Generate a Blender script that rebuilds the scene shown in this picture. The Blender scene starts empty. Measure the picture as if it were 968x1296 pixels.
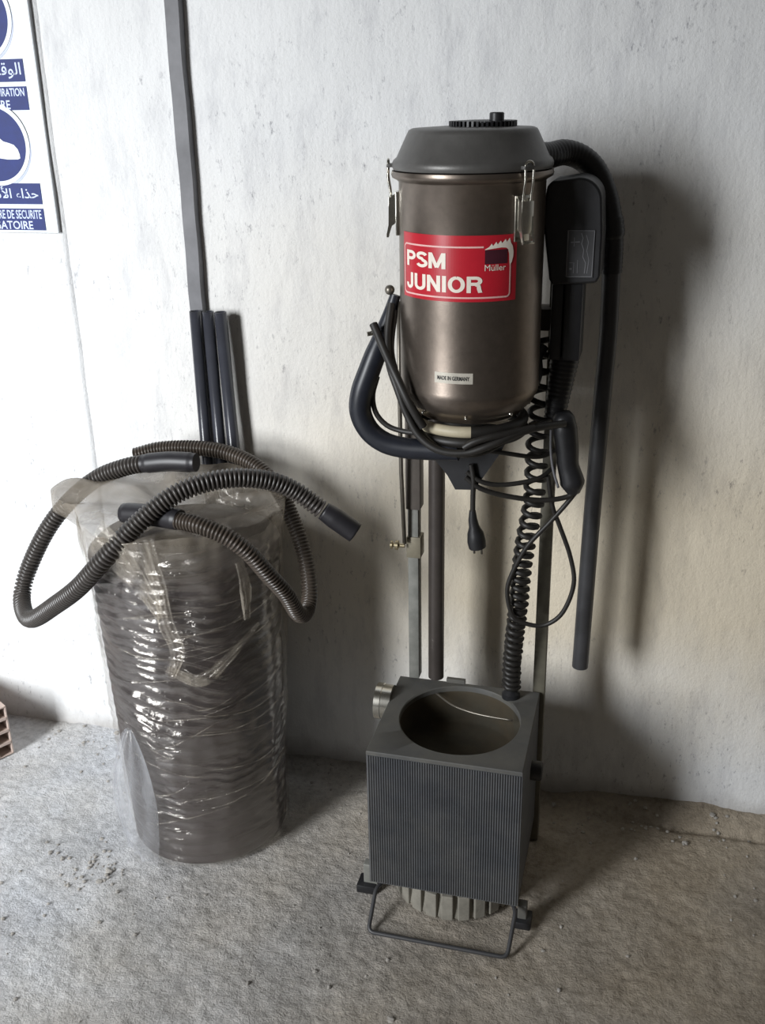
import bpy, bmesh, math, random
from mathutils import Vector, Matrix, noise
random.seed(7)
S = bpy.context.scene
COL = S.collection
PI = math.pi
R = math.radians

# ------------------------------------------------------------------ camera
FPX, PITCH, ROLL, YAW = 1290.0, 22.3, 1.17, 15.0
cam_d = bpy.data.cameras.new('camera'); cam = bpy.data.objects.new('camera', cam_d); COL.objects.link(cam)
cam_d.sensor_fit = 'VERTICAL'; cam_d.sensor_height = 24.0; cam_d.lens = 24.0*FPX/1296.0
cam_d.clip_start = 0.02
p, y_, r_ = R(PITCH), R(YAW), R(ROLL)
fw = Vector((-math.sin(y_)*math.cos(p), math.cos(y_)*math.cos(p), -math.sin(p)))
r0 = Vector((math.cos(y_), math.sin(y_), 0)); u0 = r0.cross(fw)
rt = r0*math.cos(r_) - u0*math.sin(r_); up = r0*math.sin(r_) + u0*math.cos(r_)
cam.matrix_world = Matrix(((rt.x, up.x, -fw.x, 0.42), (rt.y, up.y, -fw.y, -2.03), (rt.z, up.z, -fw.z, 1.55), (0, 0, 0, 1)))
S.camera = cam

# ------------------------------------------------------------------ light
W = bpy.data.worlds.new('dim_room'); S.world = W; W.use_nodes = True
W.node_tree.nodes['Background'].inputs[0].default_value = (1.0, 0.92, 0.82, 1)
W.node_tree.nodes['Background'].inputs[1].default_value = 0.052
def area(name, loc, aim, sx, sy, power, col):
    d = bpy.data.lights.new(name, 'AREA'); d.shape = 'RECTANGLE'; d.size = sx; d.size_y = sy; d.energy = power; d.color = col
    o = bpy.data.objects.new(name, d); COL.objects.link(o); o.location = loc
    o.rotation_euler = (Vector(aim)-Vector(loc)).to_track_quat('-Z', 'Y').to_euler()
    return o
area('doorway_daylight', (-2.20, -3.50, 1.80), (-1.40, -0.3, 0.48), 0.85, 2.10, 76, (0.95, 0.975, 1.0)).data.spread = R(96)
vs = S.view_settings
vs.view_transform = 'Standard'; vs.look = 'None'; vs.exposure = 0.0; vs.gamma = 1.0
try: vs.use_curve_mapping = False
except Exception: pass

# ------------------------------------------------------------------ materials
def newmat(name):
    m = bpy.data.materials.new(name); m.use_nodes = True
    return m, m.node_tree, m.node_tree.nodes['Principled BSDF']
def N(nt, kind, **kw):
    n = nt.nodes.new(kind)
    for k, v in kw.items():
        if k in n.inputs: n.inputs[k].default_value = v
        else: setattr(n, k, v)
    return n
def coords(nt, scale=(1, 1, 1)):
    t = nt.nodes.new('ShaderNodeTexCoord'); mp = nt.nodes.new('ShaderNodeMapping')
    nt.links.new(t.outputs['Object'], mp.inputs['Vector']); mp.inputs['Scale'].default_value = scale
    return mp.outputs[0]
def nz(nt, scale, detail=4, rough=0.55, stretch=(1, 1, 1), dist=0.0):
    n = N(nt, 'ShaderNodeTexNoise', Scale=scale, Detail=detail, Roughness=rough, Distortion=dist)
    nt.links.new(coords(nt, stretch), n.inputs['Vector'])
    return n.outputs['Fac']
def ramp(nt, fac, stops):
    r = nt.nodes.new('ShaderNodeValToRGB'); nt.links.new(fac, r.inputs[0])
    e = r.color_ramp.elements
    while len(e) < len(stops): e.new(0.5)
    for i, (pos, c) in enumerate(stops):
        e[i].position = pos; e[i].color = c if len(c) == 4 else (*c, 1)
    return r.outputs[0]
def mixc(nt, fac, a, b, mode='MIX'):
    m = nt.nodes.new('ShaderNodeMix'); m.data_type = 'RGBA'; m.blend_type = mode
    for sock, v in ((m.inputs[0], fac), (m.inputs[6], a), (m.inputs[7], b)):
        if isinstance(v, (int, float)): sock.default_value = v
        elif isinstance(v, tuple): sock.default_value = (*v, 1) if len(v) == 3 else v
        else: nt.links.new(v, sock)
    return m.outputs[2]
def bump(nt, bsdf, hs, dist=0.002, strength=0.6):
    prev = None
    for h, d in hs:
        b = N(nt, 'ShaderNodeBump', Strength=strength, Distance=d)
        nt.links.new(h, b.inputs['Height'])
        if prev: nt.links.new(prev, b.inputs['Normal'])
        prev = b.outputs[0]
    nt.links.new(prev, bsdf.inputs['Normal'])
def simple(name, col, rough=0.5, metal=0.0, var=0.12, vscale=30, bmp=0.0, bscale=200, spec=0.5, dust=None, dustamt=0.35):
    m, nt, b = newmat(name)
    f = nz(nt, vscale, 5, 0.6)
    c = ramp(nt, f, [(0.3, tuple(x*(1-var) for x in col)), (0.7, tuple(min(1, x*(1+var)) for x in col))])
    if dust:
        g = ramp(nt, nz(nt, 9, 6, 0.65), [(0.42, (0, 0, 0)), (0.72, (dustamt,)*3)])
        c = mixc(nt, g, c, dust)
    nt.links.new(c, b.inputs['Base Color'])
    b.inputs['Roughness'].default_value = rough; b.inputs['Metallic'].default_value = metal
    b.inputs['Specular IOR Level'].default_value = spec
    if bmp: bump(nt, b, [(nz(nt, bscale, 3), bmp)])
    return m
M = {}
DUST = (0.30, 0.27, 0.22)
M['hammertone'] = simple('hammertone_paint', (0.215, 0.179, 0.150), 0.35, 0.88, 0.10, 60, 0.00012, 420)
M['lid'] = simple('grey_lid_paint', (0.125, 0.121, 0.115), 0.42, 0.4, 0.10, 40, 0.0003, 300)
M['steel'] = simple('bright_latch_steel', (0.62, 0.60, 0.54), 0.22, 1.0, 0.1, 80)
M['rodsteel'] = simple('dull_rod_steel', (0.22, 0.20, 0.17), 0.4, 0.8, 0.15, 60)
M['brass'] = simple('brass', (0.40, 0.34, 0.22), 0.32, 0.85, 0.15, 90)
M['black'] = simple('black_plastic', (0.018, 0.018, 0.020), 0.42, 0, 0.2, 40, 0.0002, 400)
M['foam'] = simple('black_foam_grip', (0.015, 0.017, 0.024), 0.38, 0, 0.2, 40)
M['rubber'] = simple('black_rubber_cable', (0.020, 0.018, 0.016), 0.5, 0, 0.2, 40)
M['wandplastic'] = simple('charcoal_tube_plastic', (0.050, 0.050, 0.053), 0.42, 0, 0.15, 20)
M['darkbar'] = simple('brown_grey_bar_paint', (0.115, 0.100, 0.088), 0.5, 0.2, 0.12, 40)
M['greybar'] = simple('dusty_grey_bar', (0.21, 0.21, 0.19), 0.6, 0.1, 0.2, 40)
M['tube'] = simple('brown_enamel_post', (0.075, 0.064, 0.058), 0.33, 0.3, 0.1, 40)
M['olivebar'] = simple('olive_grey_bar', (0.135, 0.125, 0.095), 0.55, 0.1, 0.15, 40)
M['boxmetal'] = simple('blue_grey_cabinet_paint', (0.082, 0.086, 0.093), 0.55, 0.1, 0.12, 25, dust=(0.17, 0.165, 0.155), dustamt=0.5)
M['boxtop'] = simple('dusty_cabinet_top', (0.088, 0.088, 0.085), 0.65, 0.05, 0.12, 25, dust=(0.15, 0.14, 0.115), dustamt=0.6)
M['liner'] = simple('dusty_liner', (0.046, 0.040, 0.027), 0.85, 0, 0.3, 14, dust=(0.075, 0.052, 0.026), dustamt=0.7)
M['cast'] = simple('cast_ribbed_base', (0.24, 0.225, 0.19), 0.8, 0, 0.2, 30, 0.001, 120)
M['red'] = simple('red_label', (0.50, 0.016, 0.030), 0.32, 0, 0.06, 30)
M['labelwhite'] = simple('label_cream_print', (0.86, 0.78, 0.68), 0.4, 0, 0.05, 30)
M['labelpink'] = simple('label_pale_line', (0.80, 0.48, 0.45), 0.4, 0, 0.06, 30)
M['labeldark'] = simple('label_dark_print', (0.060, 0.012, 0.022), 0.4, 0, 0.1, 60)
M['plate'] = simple('pale_maker_plate', (0.62, 0.58, 0.50), 0.35, 0.3, 0.1, 60)
M['cream'] = simple('cream_rubber', (0.50, 0.44, 0.31), 0.5, 0, 0.12, 30)
M['oldbrass'] = simple('dull_yellowed_steel', (0.24, 0.215, 0.16), 0.5, 0.4, 0.2, 40)
M['ink'] = simple('black_print', (0.012, 0.012, 0.012), 0.5)
M['etch'] = simple('faint_grey_print', (0.16, 0.16, 0.17), 0.5)
M['hose'] = simple('grey_corrugated_hose', (0.060, 0.053, 0.048), 0.34, 0, 0.18, 18)
M['hosedark'] = simple('brown_corrugated_hose', (0.068, 0.054, 0.043), 0.30, 0, 0.18, 18)
M['cuff'] = simple('black_hose_cuff', (0.018, 0.017, 0.020), 0.42, 0, 0.2, 18)
M['leantube'] = simple('blue_black_tube', (0.045, 0.047, 0.058), 0.24, 0.0, 0.15, 15)
M['conduit'] = simple('grey_conduit_paint', (0.165, 0.165, 0.175), 0.6, 0, 0.25, 12, 0.0008, 60)
M['signwhite'] = simple('sign_white', (0.80, 0.86, 0.90), 0.45, 0, 0.02, 10)
M['signedge'] = simple('sign_grey_edge', (0.36, 0.37, 0.38), 0.6)
M['signblue'] = simple('sign_blue', (0.004, 0.018, 0.145), 0.6, 0, 0.12, 60)
M['signpale'] = simple('sign_pale_blue_print', (0.58, 0.66, 0.86), 0.5)
M['signgrey'] = simple('sign_pale_grey_shade', (0.50, 0.55, 0.72), 0.5)
M['terracotta'] = simple('terracotta', (0.56, 0.45, 0.39), 0.85, 0, 0.15, 40, 0.001, 150)
M['grit'] = simple('floor_grit', (0.36, 0.34, 0.31), 0.9, 0, 0.35, 3)

def mat_wall(name, stain_and_cast):
    m, nt, b = newmat(name)
    big = ramp(nt, nz(nt, 1.3, 4, 0.55), [(0.30, (0.72, 0.725, 0.725)), (0.62, (0.80, 0.805, 0.805))])
    st = ramp(nt, nz(nt, 9, 6, 0.7, (1.8, 1, 0.5)), [(0.30, (0.76, 0.76, 0.78)), (0.50, (1, 1, 1))])
    c = mixc(nt, 0.75 if stain_and_cast else 0.3, big, st, 'MULTIPLY')
    sp = ramp(nt, nz(nt, 48, 5, 0.78, (1.5, 1, 0.65)), [(0.30, (0.34, 0.34, 0.37)), (0.43, (1, 1, 1))])
    pm = ramp(nt, nz(nt, 3.2, 3, 0.6), [(0.42, (0, 0, 0)), (0.58, (0.9, 0.9, 0.9))])
    c = mixc(nt, pm, c, mixc(nt, 1.0, c, sp, 'MULTIPLY'))
    # damp dirt climbing from the ground, warm light cast painted in behind the machine
    sep = nt.nodes.new('ShaderNodeSeparateXYZ'); nt.links.new(coords(nt), sep.inputs[0])
    def mask(axis, a, bb, amt, nscale):
        ad = N(nt, 'ShaderNodeMath', operation='MULTIPLY_ADD'); nt.links.new(nz(nt, nscale, 5, 0.6), ad.inputs[0]); ad.inputs[1].default_value = amt
        nt.links.new(sep.outputs[axis], ad.inputs[2])
        mr = N(nt, 'ShaderNodeMapRange'); nt.links.new(ad.outputs[0], mr.inputs[0])
        mr.inputs[1].default_value = a; mr.inputs[2].default_value = bb; mr.inputs[3].default_value = 1; mr.inputs[4].default_value = 0
        return mr.outputs[0]
    def mul(p_, q_):
        n = N(nt, 'ShaderNodeMath', operation='MULTIPLY')
        for sck, v_ in zip(n.inputs, (p_, q_)):
            if isinstance(v_, float): sck.default_value = v_
            else: nt.links.new(v_, sck)
        return n.outputs[0]
    if stain_and_cast:
        warm_cast = mul(mul(mask('Z', 0.95, 1.75, 0.5, 2.2), mask('Z', 0.62, 0.30, 0.3, 3.0)), mul(mask('X', 0.20, -0.60, 0.3, 2.5), 1.0))
        c = mixc(nt, warm_cast, c, mixc(nt, 1.0, c, (1.0, 0.885, 0.70), 'MULTIPLY'))
    c = mixc(nt, mul(mask('Z', 0.03, 0.10, 0.07, 14), 0.8), c, (0.36, 0.34, 0.32))
    nt.links.new(c, b.inputs['Base Color']); b.inputs['Roughness'].default_value = 0.9; b.inputs['Specular IOR Level'].default_value = 0.15
    bump(nt, b, [(nz(nt, 30, 6, 0.65, (1.6, 1, 0.6)), 0.0030), (nz(nt, 130, 4, 0.7), 0.0022)], strength=0.7)
    return m
M['wall'] = mat_wall('whitewashed_rough_plaster', True)
M['whiteplaster'] = mat_wall('fresh_white_plaster', False)
def mat_floor():
    m, nt, b = newmat('dusty_broken_concrete')
    a = ramp(nt, nz(nt, 4.2, 7, 0.62), [(0.30, (0.36, 0.355, 0.345)), (0.52, (0.47, 0.467, 0.462)), (0.72, (0.56, 0.565, 0.57))])
    g = ramp(nt, nz(nt, 70, 6, 0.75), [(0.28, (0.55, 0.54, 0.52)), (0.5, (0.95, 0.95, 0.95)), (0.75, (1.2, 1.18, 1.15))])
    c = mixc(nt, 0.9, a, g, 'MULTIPLY')
    sp = ramp(nt, nz(nt, 190, 2, 0.5), [(0.70, (0, 0, 0)), (0.76, (0.8, 0.8, 0.8))])
    c = mixc(nt, sp, c, (0.62, 0.60, 0.57))
    warm = ramp(nt, nz(nt, 2.3, 4, 0.5), [(0.40, (0, 0, 0)), (0.65, (0.55, 0.55, 0.55))])
    c = mixc(nt, warm, c, mixc(nt, 1.0, c, (1.02, 0.93, 0.78), 'MULTIPLY'))
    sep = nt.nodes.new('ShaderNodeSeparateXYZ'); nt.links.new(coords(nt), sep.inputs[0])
    def side_falloff(a_, b_, amt, sc_):
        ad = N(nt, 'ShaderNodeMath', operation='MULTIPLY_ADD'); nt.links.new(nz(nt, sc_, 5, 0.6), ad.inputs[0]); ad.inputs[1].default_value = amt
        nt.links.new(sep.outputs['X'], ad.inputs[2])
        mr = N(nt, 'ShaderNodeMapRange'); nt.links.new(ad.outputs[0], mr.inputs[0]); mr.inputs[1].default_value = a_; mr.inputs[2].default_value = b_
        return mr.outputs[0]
    c = mixc(nt, side_falloff(-0.65, 0.35, 0.6, 3.0), mixc(nt, 1.0, c, (1.27, 1.32, 1.42), 'MULTIPLY'), c)  # cool daylight on the left side, painted into the floor colour
    c = mixc(nt, side_falloff(-0.45, 0.55, 0.6, 3.5), c, mixc(nt, 1.0, c, (0.80, 0.72, 0.62), 'MULTIPLY'))  # light falling off warm and dim to the right, painted in as well
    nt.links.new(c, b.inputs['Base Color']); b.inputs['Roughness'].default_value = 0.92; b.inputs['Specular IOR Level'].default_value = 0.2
    bump(nt, b, [(nz(nt, 38, 7, 0.66), 0.010), (nz(nt, 240, 3, 0.6), 0.0022)], strength=0.8)
    return m
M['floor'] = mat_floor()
def mat_film(name, a0, a1, tint, stretch=(1, 1, 1), sc=9, gloss=0.16, rough=0.12, bd=0.006, fade=None):
    m, nt, b = newmat(name); nt.nodes.remove(b)
    out = nt.nodes['Material Output']
    tr = N(nt, 'ShaderNodeBsdfTransparent'); df = N(nt, 'ShaderNodeBsdfDiffuse'); tl = N(nt, 'ShaderNodeBsdfTranslucent'); gl = N(nt, 'ShaderNodeBsdfGlossy')
    df.inputs['Color'].default_value = (*tint, 1); tl.inputs['Color'].default_value = (*tint, 1); gl.inputs['Roughness'].default_value = rough; gl.inputs['Color'].default_value = (1.0, 0.95, 0.88, 1)
    al = ramp(nt, nz(nt, sc, 6, 0.65, stretch, 0.6), [(0.38, (a0,)*3), (0.70, (a1,)*3)])
    if fade:        # the bag thins out towards its lower, torn edge
        sp = nt.nodes.new('ShaderNodeSeparateXYZ'); nt.links.new(coords(nt), sp.inputs[0])
        mr = N(nt, 'ShaderNodeMapRange'); nt.links.new(sp.outputs['Z'], mr.inputs[0]); mr.inputs[1].default_value = fade[0]; mr.inputs[2].default_value = fade[1]
        ml = N(nt, 'ShaderNodeMath', operation='MULTIPLY'); nt.links.new(al, ml.inputs[0]); nt.links.new(mr.outputs[0], ml.inputs[1]); al = ml.outputs[0]
    m0 = N(nt, 'ShaderNodeMixShader'); m0.inputs[0].default_value = 0.35; nt.links.new(df.outputs[0], m0.inputs[1]); nt.links.new(tl.outputs[0], m0.inputs[2])
    m1 = N(nt, 'ShaderNodeMixShader'); nt.links.new(al, m1.inputs[0]); nt.links.new(tr.outputs[0], m1.inputs[1]); nt.links.new(m0.outputs[0], m1.inputs[2])
    m2 = N(nt, 'ShaderNodeMixShader'); m2.inputs[0].default_value = gloss; nt.links.new(m1.outputs[0], m2.inputs[1]); nt.links.new(gl.outputs[0], m2.inputs[2])
    nt.links.new(m2.outputs[0], out.inputs['Surface'])
    prev = None
    for h, d in ((nz(nt, sc*2.2, 5, 0.6, stretch, 1.0), bd), (nz(nt, sc*8, 3, 0.6, stretch, 0.5), bd*0.3)):
        bb = N(nt, 'ShaderNodeBump', Strength=0.9, Distance=d); nt.links.new(h, bb.inputs['Height'])
        if prev: nt.links.new(prev, bb.inputs['Normal'])
        prev = bb.outputs[0]
    nt.links.new(prev, gl.inputs['Normal'])
    return m
M['film'] = mat_film('stretch_film', 0.0, 0.10, (0.60, 0.55, 0.51), (1.3, 1.3, 2.5), 7, 0.18, 0.20, 0.004)
M['filmbag'] = mat_film('loose_film_bag', 0.45, 0.85, (0.36, 0.315, 0.255), (1, 1, 0.7), 8, 0.06, 0.16, fade=(0.69, 0.80))
M['filmfold'] = mat_film('gathered_film', 0.0, 0.46, (0.72, 0.65, 0.54), (1, 1, 0.4), 22, 0.10, 0.16)
M['filmflap'] = mat_film('milky_film_flap', 0.20, 0.55, (0.60, 0.62, 0.66), (1.6, 1.6, 0.4), 14, 0.06, 0.2)
M['roll'] = simple('dark_coil_plastic', (0.034, 0.026, 0.027), 0.45, 0, 0.25, 8)

# ------------------------------------------------------------------ builders
ORG = {}          # world origin of every object made here (children carry their root's)
def tag(o, label=None, cat=None, group=None, kind=None):
    if label: o['label'] = label
    if cat: o['category'] = cat
    if group: o['group'] = group
    if kind: o['kind'] = kind
    return o
def empty(name, loc):
    o = bpy.data.objects.new(name, None); COL.objects.link(o); o.location = loc; ORG[o.name] = Vector(loc); o.empty_display_size = 0.1
    return o
def put(name, vs_, fs, mat, parent=None, org=None, smooth=False, label=None):
    org = ORG[parent.name] if parent else Vector(org if org else (0, 0, 0))
    me = bpy.data.meshes.new(name)
    me.from_pydata([(v[0]-org.x, v[1]-org.y, v[2]-org.z) for v in vs_], [], fs)
    me.materials.append(M[mat] if isinstance(mat, str) else mat)
    me.polygons.foreach_set('use_smooth', [smooth]*len(me.polygons))
    me.update()
    o = bpy.data.objects.new(name, me); COL.objects.link(o)
    if parent: o.parent = parent
    else: o.location = org
    ORG[o.name] = org
    if smooth == 'auto': pass
    if label: o['label'] = label
    return o
def sharp(o, deg=35):
    me = o.data; bm = bmesh.new(); bm.from_mesh(me)
    for e in bm.edges:
        if len(e.link_faces) == 2 and e.calc_face_angle(0) > R(deg): e.smooth = False
    for f in bm.faces: f.smooth = True
    bm.to_mesh(me); bm.free()
    return o
class G:
    """vertex / face collector"""
    def __init__(s): s.v = []; s.f = []
    def add(s, v, f):
        k = len(s.v); s.v += [tuple(x) for x in v]; s.f += [tuple(i+k for i in q) for q in f]; return s
    def box(s, lo, hi, bev=0.0, M4=None):
        bm = bmesh.new(); bmesh.ops.create_cube(bm, size=1)
        c = [(a+b)/2 for a, b in zip(lo, hi)]; d = [b-a for a, b in zip(lo, hi)]
        for v in bm.verts: v.co = Vector((v.co[i]*d[i]+c[i] for i in range(3)))
        if bev: bmesh.ops.bevel(bm, geom=bm.edges[:], offset=bev, segments=2, affect='EDGES', profile=0.5)
        if M4 is not None: bm.transform(M4)
        bm.verts.index_update()
        s.add([v.co[:] for v in bm.verts], [[v.index for v in f.verts] for f in bm.faces]); bm.free(); return s
    def lathe(s, prof, c=(0, 0), seg=48, axis='z', cap=True, base=0.0):
        """prof: (r, h) list; axis z: c=(x,y); axis x: c=(y,z); axis y: c=(x,z)"""
        v = []; f = []; n = len(prof)
        for r, h in prof:
            for k in range(seg):
                a = 2*PI*k/seg; u, w = r*math.cos(a), r*math.sin(a)
                v.append({'z': (c[0]+u, c[1]+w, h), 'x': (h, c[0]+u, c[1]+w), 'y': (c[0]+u, h, c[1]+w)}[axis])
        for i in range(n-1):
            for k in range(seg):
                f.append((i*seg+k, i*seg+(k+1) % seg, (i+1)*seg+(k+1) % seg, (i+1)*seg+k))
        if cap:
            f.append(tuple(range(seg-1, -1, -1))); f.append(tuple((n-1)*seg+k for k in range(seg)))
        return s.add(v, f)
    def sweep(s, pts, rad, seg=12, cap=True):
        pts = [Vector(q) for q in pts]; n = len(pts)
        rad = rad if isinstance(rad, (list, tuple)) else [rad]*n
        t = [(pts[min(i+1, n-1)]-pts[max(i-1, 0)]).normalized() for i in range(n)]
        a = Vector((0, 0, 1)) if abs(t[0].z) < 0.9 else Vector((1, 0, 0))
        u = (a-t[0]*a.dot(t[0])).normalized(); v = []; f = []
        for i in range(n):
            u = (u-t[i]*u.dot(t[i])).normalized(); w = t[i].cross(u)
            for k in range(seg):
                an = 2*PI*k/seg; v.append(pts[i]+(u*math.cos(an)+w*math.sin(an))*rad[i])
        for i in range(n-1):
            for k in range(seg): f.append((i*seg+k, i*seg+(k+1) % seg, (i+1)*seg+(k+1) % seg, (i+1)*seg+k))
        if cap: f.append(tuple(range(seg-1, -1, -1))); f.append(tuple((n-1)*seg+k for k in range(seg)))
        return s.add(v, f)
    def prism(s, poly, axis, lo, hi):
        """extrude polygon; axis y: poly (x,z); axis x: poly (y,z); axis z: poly (x,y)"""
        def P3(q, h): return {'y': (q[0], h, q[1]), 'x': (h, q[0], q[1]), 'z': (q[0], q[1], h)}[axis]
        n = len(poly); v = [P3(q, lo) for q in poly]+[P3(q, hi) for q in poly]
        f = [tuple(range(n)), tuple(range(2*n-1, n-1, -1))]+[(i, i+n, (i+1) % n+n, (i+1) % n) for i in range(n)]
        return s.add(v, f)
    def out(s, name, mat, parent=None, org=None, smooth=False, auto=None, label=None):
        o = put(name, s.v, s.f, mat, parent, org, smooth, label)
        bm = bmesh.new(); bm.from_mesh(o.data); bmesh.ops.recalc_face_normals(bm, faces=bm.faces[:]); bm.to_mesh(o.data); bm.free()
        if auto: sharp(o, auto)
        return o
def spline(pts, step=0.008):
    """Catmull-Rom through points, resampled at even steps"""
    P = [Vector(q) for q in pts]; P = [P[0]*2-P[1]]+P+[P[-1]*2-P[-2]]; c = []
    for i in range(1, len(P)-2):
        a, b, d, e = P[i-1], P[i], P[i+1], P[i+2]
        for k in range(24):
            t = k/24; c.append(0.5*((2*b)+(d-a)*t+(2*a-5*b+4*d-e)*t*t+(3*b-a-3*d+e)*t**3))
    c.append(P[-2].copy())
    L = [0]
    for i in range(1, len(c)): L.append(L[-1]+(c[i]-c[i-1]).length)
    n = max(2, int(L[-1]/step)); o = []; j = 0
    for i in range(n+1):
        q = L[-1]*i/n
        while j < len(c)-2 and L[j+1] < q: j += 1
        d = L[j+1]-L[j]; o.append(c[j].lerp(c[j+1], (q-L[j])/d if d else 0))
    return o, L[-1]
def interp(x, xs, ys):
    if x <= xs[0]: return ys[0]
    for i in range(len(xs)-1):
        if x <= xs[i+1]: return ys[i]+(ys[i+1]-ys[i])*(x-xs[i])/(xs[i+1]-xs[i])
    return ys[-1]
def cable(name, pts, rad, mat, parent, seg=10, step=0.008, org=None, label=None):
    c, L = spline(pts, step)
    return G().sweep(c, rad, seg).out(name, mat, parent, org, smooth=True, auto=50, label=label)
def text_verts(body, bold=0.0):
    cu = bpy.data.curves.new('t', 'FONT'); cu.body = body; cu.size = 1; cu.offset = bold; cu.resolution_u = 3
    o = bpy.data.objects.new('t', cu); COL.objects.link(o)
    dg = bpy.context.evaluated_depsgraph_get(); dg.update()
    me = bpy.data.meshes.new_from_object(o.evaluated_get(dg))
    v = [q.co.copy() for q in me.vertices]; f = [tuple(q.vertices) for q in me.polygons]
    bpy.data.objects.remove(o); bpy.data.curves.remove(cu); bpy.data.meshes.remove(me)
    if not v: return [], []
    x0 = min(q.x for q in v); x1 = max(q.x for q in v); y0 = min(q.y for q in v); y1 = max(q.y for q in v)
    return [((q.x-x0)/(x1-x0), (q.y-y0)/(y1-y0)) for q in v], f

# ------------------------------------------------------------------ setting
def grid(xs, ys, fn):
    v = [fn(x, y) for y in ys for x in xs]; n = len(xs)
    f = [(j*n+i, j*n+i+1, (j+1)*n+i+1, (j+1)*n+i) for j in range(len(ys)-1) for i in range(n-1)]
    return v, f
def lin(a, b, n): return [a+(b-a)*i/(n-1) for i in range(n)]
def floor_z(x, y):
    h = 0.0055*noise.fractal(Vector((x*5, y*5, 1.3)), 1.0, 2.0, 5)
    h += 0.0035*abs(noise.noise(Vector((x*23, y*23, 4.1))))
    h += 0.0025*noise.noise(Vector((x*55, y*55, 8.8)))
    w = max(0, 1+y/0.07)                                # crumbled mortar heaped along the wall foot
    h += 0.016*w*w*(0.5+0.9*noise.noise(Vector((x*9, 0, 2))))
    if x > 0.30:                                        # old mortar fillet with a crack along its edge
        k = min(1, (x-0.30)/0.15); e = -0.062+0.012*noise.noise(Vector((x*6, 3, 3)))
        h += k*(0.022*min(1, max(0, (y-e)/0.05))-0.010*math.exp(-((y-e)/0.008)**2))
    return h-0.004
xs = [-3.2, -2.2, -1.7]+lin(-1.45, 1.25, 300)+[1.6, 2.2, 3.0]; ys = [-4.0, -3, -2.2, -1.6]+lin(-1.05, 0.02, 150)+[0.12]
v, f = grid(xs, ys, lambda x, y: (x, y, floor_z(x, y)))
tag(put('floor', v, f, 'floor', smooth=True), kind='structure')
xs = [-3.2, -2.2]+lin(-1.5, 1.4, 120)+[2.2, 3.0]; zs = [-0.05]+lin(-0.02, 1.9, 100)+[2.3, 2.9]
def wy(x, z):
    return 0.0028*noise.fractal(Vector((x*2.2, z*1.6, 3.3)), 1.0, 2.0, 4)+0.0025*noise.noise(Vector((x*14, z*8, 1)))
v, f = grid(xs, zs, lambda x, z: (x, wy(x, z), z))
g = G().add(v, f); n = len(xs); m_ = len(zs)
tag(put('wall_back', v, f, 'wall', smooth=True), kind='structure')
# thin proud plaster strip on the left, under and below the safety sign
xs = lin(-3.2, -1.3, 6)+lin(-1.28, -0.822, 30); zs = lin(-0.02, 2.9, 60)
def py(x, z): return wy(x, z)-0.0025
v, f = grid(xs+[-0.818], zs, lambda x, z: (x+(0.002*noise.noise(Vector((0, z*12, 5))) if x > -0.83 else 0), py(x, z)+(0.012 if x == -0.818 else 0), z))
tag(put('trim_1', v, f, 'whiteplaster', smooth=True), kind='structure')

# small crumbs of mortar on the floor
g = G()
for i in range(420):
    x = random.uniform(-1.2, 1.0); y = random.choice([random.uniform(-1.0, -0.02), random.uniform(-0.12, -0.01)])
    if random.random() < 0.25: x, y = random.gauss(-0.62, 0.10), random.gauss(-0.47, 0.05)
    if (x+0.47)**2+(y+0.27)**2 < 0.24**2 or (-0.10 < x < 0.30 and -0.55 < y < -0.14) or (x < -1.05 and y > -0.3) or (-0.6 < x < -0.38 and y > -0.09): continue
    s = random.uniform(0.002, 0.0055)*(1.6 if random.random() < 0.06 else 1)
    bm = bmesh.new(); bmesh.ops.create_icosphere(bm, subdivisions=1, radius=s)
    for q in bm.verts: q.co = Vector((q.co.x*random.uniform(.7, 1.3), q.co.y*random.uniform(.7, 1.3), q.co.z*random.uniform(.5, .9)))+Vector((x, y, floor_z(x, y)+s*0.3))
    bm.verts.index_update(); g.add([q.co[:] for q in bm.verts], [[q.index for q in ff.verts] for ff in bm.faces]); bm.free()
tag(g.out('floor_grit', 'grit'), 'loose crumbs of mortar and grit scattered over the rough floor', 'grit', kind='stuff')

# ------------------------------------------------------------------ conduit on the wall
con = G(); 
for i in range(1):
    zs = lin(-0.01, 2.6, 90); rows = []
    for z in zs:
        xl = -0.543+0.0045*z+0.0025*noise.noise(Vector((0, z*9, 7))); xr = xl+0.033+0.002*noise.noise(Vector((3, z*7, 7)))
        rows.append([(xl, 0.01, z), (xl+0.002, -0.020, z), (xr-0.002, -0.020, z), (xr, 0.01, z)])
    v = [q for r in rows for q in r]; f = []
    for j in range(len(rows)-1):
        for k in range(3): f.append((j*4+k, j*4+k+1, (j+1)*4+k+1, (j+1)*4+k))
    con.add(v, f)
o = con.out('cable_conduit', 'conduit', None, (-0.52, 0, 0)); tag(o, 'grey painted flat cable conduit running straight up the white wall', 'conduit')
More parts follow.
